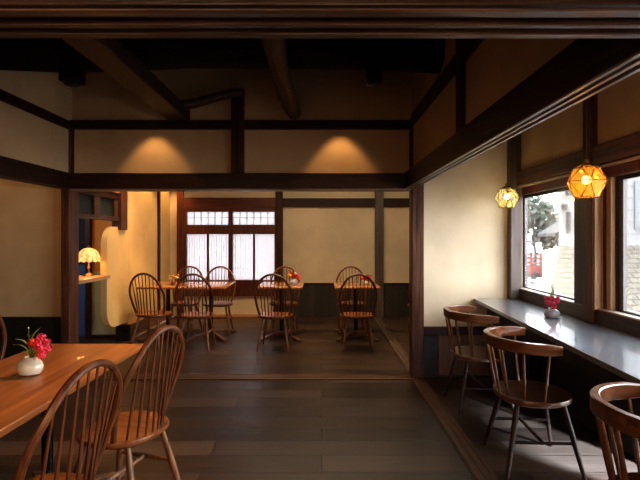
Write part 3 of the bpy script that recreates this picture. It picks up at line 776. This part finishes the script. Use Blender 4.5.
# ------------------------------------------------------------------ lamps
LEAD = plain('lamp_lead', (0.10, 0.065, 0.03), 0.4, 0.7)
def pendant(label, loc, rad, glassmat, top, rz, bulb_col, energy):
    t = thing('pendant_lamp', label, 'pendant lamp', loc, rz, 'faceted glass pendant lamps')
    n = 6; rings = []
    spec_ = [(0.22, 0.90, 0), (0.62, 0.70, 0.5), (1.0, 0.0, 0), (0.58, -0.80, 0.5)]
    V = []
    for (r_, z, off) in spec_:
        V.append([Vector((r_*rad*math.cos(2*PI*(k+off)/n), r_*rad*math.sin(2*PI*(k+off)/n), z*rad)) for k in range(n)])
    faces, edges = [], set()
    idx = lambda i, k: i*n+(k % n)
    for i in range(3):
        for k in range(n):
            if spec_[i][2] == 0: f1 = (idx(i, k), idx(i, k+1), idx(i+1, k)); f2 = (idx(i, k), idx(i+1, k), idx(i+1, k-1))
            else: f1 = (idx(i, k), idx(i, k+1), idx(i+1, k+1)); f2 = (idx(i, k), idx(i+1, k+1), idx(i+1, k))
            faces += [f1, f2]
    flat_ = [p for r_ in V for p in r_]
    for f in faces:
        for a, b in zip(f, f[1:]+f[:1]): edges.add((min(a, b), max(a, b)))
    faces.append(tuple(idx(3, k) for k in range(n)))
    bm = bmesh.new(); vs = [bm.verts.new(p) for p in flat_]
    for f in faces: bm.faces.new([vs[i] for i in f])
    obj('glass_shade', bm, glassmat, t, False)
    bm = bmesh.new()
    for a, b in sorted(edges): add_tube(bm, [flat_[a], flat_[b]], 0.0028, 5)
    obj('shade_frame', bm, LEAD, t)
    bm = bmesh.new(); add_lathe(bm, [(0.30*rad, 0.76*rad), (0.32*rad, 0.80*rad), (0.2*rad, 0.92*rad), (0.13*rad, 0.95*rad), (0.13*rad, 1.12*rad), (0.05*rad, 1.16*rad)], 16)
    obj('cap', bm, BRASS, t)
    bm = bmesh.new(); add_tube(bm, [(0, 0, 1.1*rad), (0, 0, top-loc[2])], 0.0018, 6)
    obj('cord', bm, BRASS, t)
    bm = bmesh.new(); add_tube(bm, [(0, 0, 0.35*rad), (0, 0, 0.78*rad)], 0.16*rad, 12)
    so = obj('socket', bm, BRASS, t)
    tb = bmesh.new(); bmesh.ops.create_uvsphere(tb, u_segments=16, v_segments=10, radius=0.22*rad)
    bm = bmesh.new(); merge(bm, tb, Matrix.Translation((0, 0, 0.08*rad)))
    em = plain('bulb_glow_%d' % int(rad*1000+loc[1]*10), (1, 0.9, 0.7), emis=bulb_col, es=9)
    obj('bulb', bm, em, so)
    l = bpy.data.lights.new('pendant_light', 'POINT'); l.energy = energy; l.color = bulb_col; l.shadow_soft_size = 0.03
    lo = bpy.data.objects.new('pendant_light', l); C.objects.link(lo); lo.parent = t; lo.location = (0, 0, -0.12*rad)
    return t
AMB = glassy('amber_glass', (1.0, 0.62, 0.22), 0.1, 0.05, ((0.9, 0.40, 0.08), 0.30))
PALEG = glassy('pale_green_glass', (0.95, 0.92, 0.70), 0.1, 0.05, ((0.62, 0.56, 0.30), 0.22))
def px2w(px, py, Y): return Vector(((px-CX)*Y/F, Y, H-(py-CY)*Y/F))
p2 = px2w(586.5, 181.5, 2.78); p1 = px2w(507, 197.5, 4.30)
pendant('larger looking amber faceted glass pendant lamp near the window post', tuple(p2), 0.112, AMB, 3.3, R(10), (1.0, 0.66, 0.26), 1.3)
pendant('pale green faceted glass pendant lamp at the bay corner', tuple(p1), 0.110, PALEG, 3.3, R(25), (1.0, 0.78, 0.42), 1.0)

# table lamp with a scalloped shade
tl = thing('table_lamp', 'glowing table lamp with scalloped amber shade on the ledge', 'lamp', (-2.78, 5.72, 0.905))
bm = bmesh.new(); add_lathe(bm, [(0.055, 0), (0.06, 0.012), (0.035, 0.025), (0.014, 0.04), (0.012, 0.08), (0.022, 0.10), (0.012, 0.12), (0.010, 0.20)], 20)
obj('lamp_base', bm, BRASS, tl)
bm = bmesh.new()
N = 72; rings = []
for i in range(9):
    f = i/8; rr = 0.022+0.108*math.sin(f*PI/2)**0.9; z = 0.335-0.15*(1-math.cos(f*PI/2))**0.9
    ring = []
    for k in range(N):
        a = 2*PI*k/N; s = abs(math.cos(a*6)); 
        r2 = rr*(1-0.10*f*(1-s)); z2 = z-(0.018*s if i == 8 else 0)
        ring.append(bm.verts.new((r2*math.cos(a), r2*math.sin(a), z2)))
    rings.append(ring)
for A, B in zip(rings, rings[1:]):
    for k in range(N): bm.faces.new((A[k], A[(k+1) % N], B[(k+1) % N], B[k]))
bm.faces.new(rings[0])
m_, nt, b = new_mat('lamp_shade_glow')
tc = nt.nodes.new('ShaderNodeTexCoord'); n_ = nt.nodes.new('ShaderNodeTexNoise'); n_.inputs['Scale'].default_value = 30
nt.links.new(tc.outputs['Object'], n_.inputs[0]); r_ = ramp(nt, [(0.80, 0.30, 0.06), (0.95, 0.62, 0.24)], [0.4, 0.6]); nt.links.new(n_.outputs['Fac'], r_.inputs[0])
nt.links.new(r_.outputs[0], b.inputs['Base Color']); nt.links.new(r_.outputs[0], b.inputs['Emission Color']); b.inputs['Emission Strength'].default_value = 0.42
b.inputs['Roughness'].default_value = 0.4
obj('lamp_shade', bm, m_, tl)
bm = bmesh.new()
for k in range(12):
    a = 2*PI*(k+0.5)/12; pts = []
    for i in range(9):
        f = i/8; rr = (0.022+0.108*math.sin(f*PI/2)**0.9)*(1-0.10*f)+0.001; z = 0.335-0.15*(1-math.cos(f*PI/2))**0.9
        pts.append((rr*math.cos(a), rr*math.sin(a), z+0.001))
    add_tube(bm, pts, 0.0018, 5)
add_lathe(bm, [(0.024, 0.333), (0.018, 0.345), (0.006, 0.365)], 12)
obj('shade_ribs', bm, BRASS, tl)
l = bpy.data.lights.new('table_lamp_light', 'POINT'); l.energy = 1.5; l.color = (1.0, 0.55, 0.20); l.shadow_soft_size = 0.04
lo = bpy.data.objects.new('table_lamp_light', l); C.objects.link(lo); lo.parent = tl; lo.location = (0, 0, 0.17)

# ceiling spot fixtures hanging from the big log
def aim(o, target):
    d = Vector(target)-o.location; o.rotation_euler = d.to_track_quat('-Z', 'Y').to_euler()
def spotlight_fixture(label, loc, w):
    t = thing('ceiling_spotlight', label, 'spotlight', loc, 0, 'black ceiling spotlights')
    bm = bmesh.new(); add_box(bm, -w/2, w/2, -w/2, w/2, -0.125, 0.0, bevel=0.012); hs = obj('housing', bm, BLACK_MET, t)
    bm = bmesh.new(); add_tube(bm, [(0, 0, -0.01), (0, 0, 0.09)], 0.02, 10); obj('bracket', bm, BLACK_MET, t)
    bm = bmesh.new(); add_lathe(bm, [(w*0.36, -0.137), (w*0.4, -0.134), (w*0.4, -0.12)], 16); obj('lens_ring', bm, BLACK_MAT, hs)
spotlight_fixture('black ceiling spotlight left under the big dark log', (-1.80, 3.46, 2.60), 0.135)
spotlight_fixture('black ceiling spotlight right under the big dark log', (0.375, 3.46, 2.60), 0.115)
def spot(loc, target, energy, angle, blend=0.35, col=(1.0, 0.60, 0.26), size=0.03):
    l = bpy.data.lights.new('spot', 'SPOT'); l.energy = energy; l.spot_size = R(angle); l.spot_blend = blend; l.color = col; l.shadow_soft_size = size
    o = bpy.data.objects.new('spot_lamp', l); C.objects.link(o); o.location = loc; aim(o, target); return o
def area(loc, target, energy, sx, sy, col=(1, 1, 1)):
    l = bpy.data.lights.new('area', 'AREA'); l.shape = 'RECTANGLE'; l.size = sx; l.size_y = sy; l.energy = energy; l.color = col
    o = bpy.data.objects.new('added_area_light', l); C.objects.link(o); o.location = loc; aim(o, target); return o
WARM = (1.0, 0.58, 0.25)
# wall washers that draw the two scallops on the band above the opening
spot((-1.62, 4.44, 2.62), (-1.62, 4.62, 1.0), 8.5, 72, 0.45, WARM)
spot((0.18, 4.44, 2.62), (0.18, 4.62, 1.0), 8.5, 72, 0.45, WARM)
# back room: scallops on the yellow wall, warm pool over tables
spot((-2.40, 6.95, 2.70), (-2.56, 6.95, 0.6), 42, 80, 0.6, WARM)
spot((-1.9, 5.9, 2.70), (-2.6, 6.1, 1.0), 45, 75, 0.8, WARM)
spot((-2.42, 7.85, 2.70), (-2.56, 7.9, 0.6), 35, 66, 0.5, WARM)
spot((-1.4, 6.6, 2.70), (-1.6, 6.6, 0), 35, 80, 0.6, WARM)
spot((0.0, 6.2, 2.70), (0.0, 6.6, 0), 40, 95, 0.7, WARM)
l = bpy.data.lights.new('corridor_fill', 'POINT'); l.energy = 13; l.color = (0.85, 0.92, 1.0); l.shadow_soft_size = 0.15
o = bpy.data.objects.new('corridor_fill', l); C.objects.link(o); o.location = (-3.9, 5.5, 2.0)  # point fill added to lift the unlit blue wall, no fixture there
# over the front table
spot((-0.75, 3.05, 2.5), (-1.2, 2.2, 0.7), 62, 78, 0.6, (1.0, 0.62, 0.30), 0.08)
spot((-3.4, 3.6, 3.0), (-3.3, 4.76, 1.4), 13, 75, 0.8, (1.0, 0.60, 0.28))
# daylight
area((-1.58, YB+0.7, 1.25), (-1.58, YB, 1.15), 4, 1.9, 1.6, (1.0, 0.97, 0.98))
spot((2.6, 1.5, 1.0), (1.5, 3.0, 0.0), 4200, 42, 0.2, (0.50, 0.74, 1.0), 0.10)  # spot added outside the low window to throw the floor patch
for (a, b) in ((3.62, 4.56), (1.55, 3.1), (0.1, 1.3)):
    l = bpy.data.lights.new('portal', 'AREA'); l.shape = 'RECTANGLE'; l.size = b-a; l.size_y = 0.86; l.cycles.is_portal = True
    o = bpy.data.objects.new('portal', l); C.objects.link(o); o.location = (2.03, (a+b)/2, 1.31); o.rotation_euler = (R(90), 0, R(90))
# dim fill added behind the viewer, no lamp stands there
area((-0.6, -1.8, 1.7), (-0.4, 3.0, 1.2), 30, 3.5, 1.6, (1.0, 0.60, 0.34))
area((0.2, 6.4, 2.72), (0.2, 6.6, 0), 26, 2.4, 1.6, (1.0, 0.80, 0.56))  # fill added under the back room ceiling, no fixture there

# ------------------------------------------------------------------ outside
sbox('ground', plaster('street', (0.17, 0.165, 0.155)), 2.07, 40, -10, 60, -1.2, -1.0)
ext = plain('outside_deck_wood', (0.075, 0.048, 0.03), 0.6)
bm = bmesh.new(); add_box(bm, 2.10, 2.50, 2.5, 5.2, 0.70, 0.76, bevel=0.005)
for y in (2.6, 4.0, 5.0): add_box(bm, 2.25, 2.35, y, y+0.1, -1.0, 0.70)
tag(obj('outdoor_bench', bm, ext, None, False, (2.3, 2.8, -1.0)), 'brown wooden ledge just outside the street windows', 'ledge')
# white building on a stone retaining wall
bd = thing('building', 'white sided building across the street', 'building', (10, 14.6, 1.1))
bm = bmesh.new(); add_prism(bm, [(-3.1, -0.6), (5.0, -0.6), (5.0, 1.2), (-1.9, 1.2)], 0, 6.5, 'z')
m_ = planks('white_siding', [(0.30, 0.30, 0.30), (0.34, 0.34, 0.34), (0.38, 0.38, 0.37)], 0.3, 30, 0.8, seam=(0.20, 0.20, 0.21), vertical=True)
sid, nt, b = new_mat('siding')
tc = nt.nodes.new('ShaderNodeTexCoord'); wv = nt.nodes.new('ShaderNodeTexWave'); wv.bands_direction = 'Z'; wv.inputs['Scale'].default_value = 0.9; wv.wave_profile = 'SAW'
nt.links.new(tc.outputs['Object'], wv.inputs[0]); r_ = ramp(nt, [(0.08, 0.08, 0.085), (0.17, 0.17, 0.175), (0.155, 0.155, 0.16)], [0.0, 0.12, 1.0]); nt.links.new(wv.outputs['Fac'], r_.inputs[0]); nt.links.new(r_.outputs[0], b.inputs['Base Color'])
b.inputs['Roughness'].default_value = 0.9
obj('wall', bm, sid, bd, False)
GREYT = plain('outside_grey', (0.022, 0.021, 0.023), 0.8)
bm = bmesh.new(); add_box(bm, -2.90, -2.80, -0.75, -0.6, 1.48, 1.62); obj('wall_lamp', bm, GREYT, bd, False)
bm = bmesh.new(); add_box(bm, -3.02, -2.90, -0.72, -0.6, 1.05, 1.22); obj('vent', bm, GREYT, bd, False)
bm = bmesh.new(); add_box(bm, -2.88, -2.80, -0.70, -0.6, 0.40, 1.00); obj('downpipe', bm, GREYT, bd, False)
for (a, b, z0, z1) in ((-2.6, -1.9, 0.3, 1.15), (-0.9, 0.5, 0.5, 1.9), (1.4, 2.6, 0.5, 1.9)):
    bm = bmesh.new(); add_box(bm, a, b, -0.65, -0.6, z0, z1); obj('window', bm, plain('far_window', (0.09, 0.095, 0.1), 0.3), bd, False)
bm = bmesh.new()
A = [(6.95, 14.0, 1.1), (15.5, 14.0, 1.1), (15.5, 10.6, -1.0), (4.75, 10.6, -1.0)]
B = [(6.95, 14.4, 1.1), (15.5, 14.4, 1.1), (15.5, 14.4, -1.0), (6.85, 14.4, -1.0)]
va = [bm.verts.new(p) for p in A]; vb = [bm.verts.new(p) for p in B]
bm.faces.new(va); bm.faces.new(vb)
for k in range(4): bm.faces.new((va[k], va[(k+1) % 4], vb[(k+1) % 4], vb[k]))
st_m, nt, b = new_mat('retaining_stone')
tc = nt.nodes.new('ShaderNodeTexCoord'); br = nt.nodes.new('ShaderNodeTexBrick'); br.inputs['Scale'].default_value = 1.3
br.inputs['Color1'].default_value = (0.105, 0.095, 0.075, 1); br.inputs['Color2'].default_value = (0.085, 0.076, 0.058, 1); br.inputs['Mortar'].default_value = (0.035, 0.03, 0.022, 1)
br.inputs['Mortar Size'].default_value = 0.03
nt.links.new(tc.outputs['Object'], br.inputs['Vector']); nt.links.new(br.outputs['Color'], b.inputs['Base Color'])
tag(obj('retaining_wall', bm, st_m, None, False), 'sloping beige stone retaining wall below the white building', 'stone wall')
# red bridge
RED = plain('bridge_red', (0.17, 0.035, 0.028), 0.6)
bg = thing('footbridge', 'red railed footbridge outside the window', 'bridge', (9.7, 25, -0.68))
bm = bmesh.new()
add_box(bm, -2.6, 1.5, -0.6, 0.6, 0.0, 0.22); obj('bridge_deck', bm, GREYT, bg, False)
bm = bmesh.new(); add_box(bm, -2.6, 1.5, -0.62, -0.56, 0.24, 0.62); obj('side_board', bm, RED, bg, False)
for y in (-0.6, 0.6):
    bm = bmesh.new()
    for z in (0.72, 0.95, 1.15): add_box(bm, -2.6, 1.5, y-0.03, y+0.03, z-0.035, z+0.035)
    obj('railing', bm, RED, bg, False)
    for k in range(9):
        bm = bmesh.new(); x = -2.5+k*0.49; add_box(bm, x-0.05, x+0.05, y-0.05, y+0.05, 0.1, 1.28); obj('post', bm, RED, bg, False)
# small shelter with a grey box
sh_ = thing('shelter', 'small grey roofed shelter beside the red bridge', 'shelter', (8.75, 18, -1.0))
bm = bmesh.new()
add_prism(bm, [(-0.35, 2.50), (0.45, 3.0), (0.62, 3.0), (0.62, 2.93), (0.45, 2.91), (-0.35, 2.39)], -0.7, 0.7, 'y')
obj('roof', bm, GREYT, sh_, False)
for (x, h_) in ((-0.22, 2.55), (0.42, 2.9)):
    bm = bmesh.new(); add_box(bm, x-0.04, x+0.04, -0.6, -0.52, 0, h_); obj('post', bm, GREYT, sh_, False)
bm = bmesh.new(); add_box(bm, -0.3, 0.42, -0.58, -0.54, 2.2, 2.27); obj('crossbar', bm, GREYT, sh_, False)
tag(obj('utility_box', (lambda q: (add_box(q, 7.83, 8.15, 16.0, 16.3, 0.42, 0.88, bevel=0.02), add_box(q, 7.80, 8.18, 15.97, 16.33, 0.88, 0.92), q)[2])(bmesh.new()), GREYT, None, False, (8.0, 16.15, 0.42)), 'grey box standing in front of the shelter', 'box')
tag(obj('garden_post', (lambda q: (add_box(q, 7.78, 8.2, 15.93, 16.37, -1.0, 0.42, bevel=0.02), q)[1])(bmesh.new()), ext, None, False, (8.0, 16.15, -1.0)), 'brown block under the grey box', 'block')
# trees
def tree(label, loc, cr, h, colr, n=900):
    t = thing('tree', label, 'tree', loc, 0)
    bm = bmesh.new(); add_tube(bm, [(0, 0, 0), (0.1, 0, h*0.4), (0.0, 0.1, h*0.8)], [0.14, 0.10, 0.05], 8)
    for k in range(5):
        a = k*1.3; add_tube(bm, [(0.06, 0, h*(0.35+0.08*k)), (cr*0.6*math.cos(a), cr*0.6*math.sin(a), h*(0.6+0.08*k))], [0.05, 0.02], 6)
    obj('trunk', bm, GREYT, t)
    bm = bmesh.new()
    for k in range(n):
        while True:
            d = Vector((random.uniform(-1, 1), random.uniform(-1, 1), random.uniform(-1, 1)))
            if 0.15 < d.length < 1: break
        lump = 0.75+0.25*math.sin(d.x*7)*math.cos(d.z*6+d.y*4)
        c = Vector((d.x*cr*lump, d.y*cr*lump, h+d.z*cr*0.8*lump)); s = 0.17*cr*random.uniform(0.5, 1)
        u = Vector((random.gauss(0, 1), random.gauss(0, 1), random.gauss(0, 1))).normalized(); w_ = u.orthogonal().normalized()
        bm.faces.new([bm.verts.new(c+u*s), bm.verts.new(c+w_*s*0.6), bm.verts.new(c-u*s), bm.verts.new(c-w_*s*0.6)])
    obj('foliage', bm, colr, t, False)
tree('pale green tall tree beyond the red bridge', (11.9, 27, -1), 1.6, 3.6, plain('far_leaf', (0.060, 0.075, 0.062), 0.9, var=0.35))
tree('pale bushy tree left of the white building', (14.6, 30, -1), 1.7, 2.6, plain('far_leaf2', (0.075, 0.078, 0.065), 0.9, var=0.3))

# ------------------------------------------------------------------ world, camera
w = bpy.data.worlds.new('World'); bpy.context.scene.world = w; w.use_nodes = True
bgn = w.node_tree.nodes['Background']; bgn.inputs[0].default_value = (0.93, 0.97, 1.0, 1); bgn.inputs[1].default_value = 7.5
cam = bpy.data.cameras.new('Camera'); co = bpy.data.objects.new('Camera', cam); C.objects.link(co)
co.location = (0, 0, H); co.rotation_euler = (R(90), 0, 0)
cam.sensor_width = 36; cam.lens = F/640*36; cam.shift_x = -(CX-320)/640; cam.shift_y = (CY-240)/640
cam.clip_start = 0.05; cam.clip_end = 200
sc = bpy.context.scene; sc.camera = co
sc.view_settings.view_transform = 'Standard'; sc.view_settings.look = 'None'
try: sc.view_settings.look = 'Medium High Contrast'
except Exception: pass
sc.view_settings.gamma = 1.0; sc.view_settings.exposure = 1.15
sc.cycles.max_bounces = 8; sc.cycles.transparent_max_bounces = 16; sc.cycles.sample_clamp_indirect = 4.0
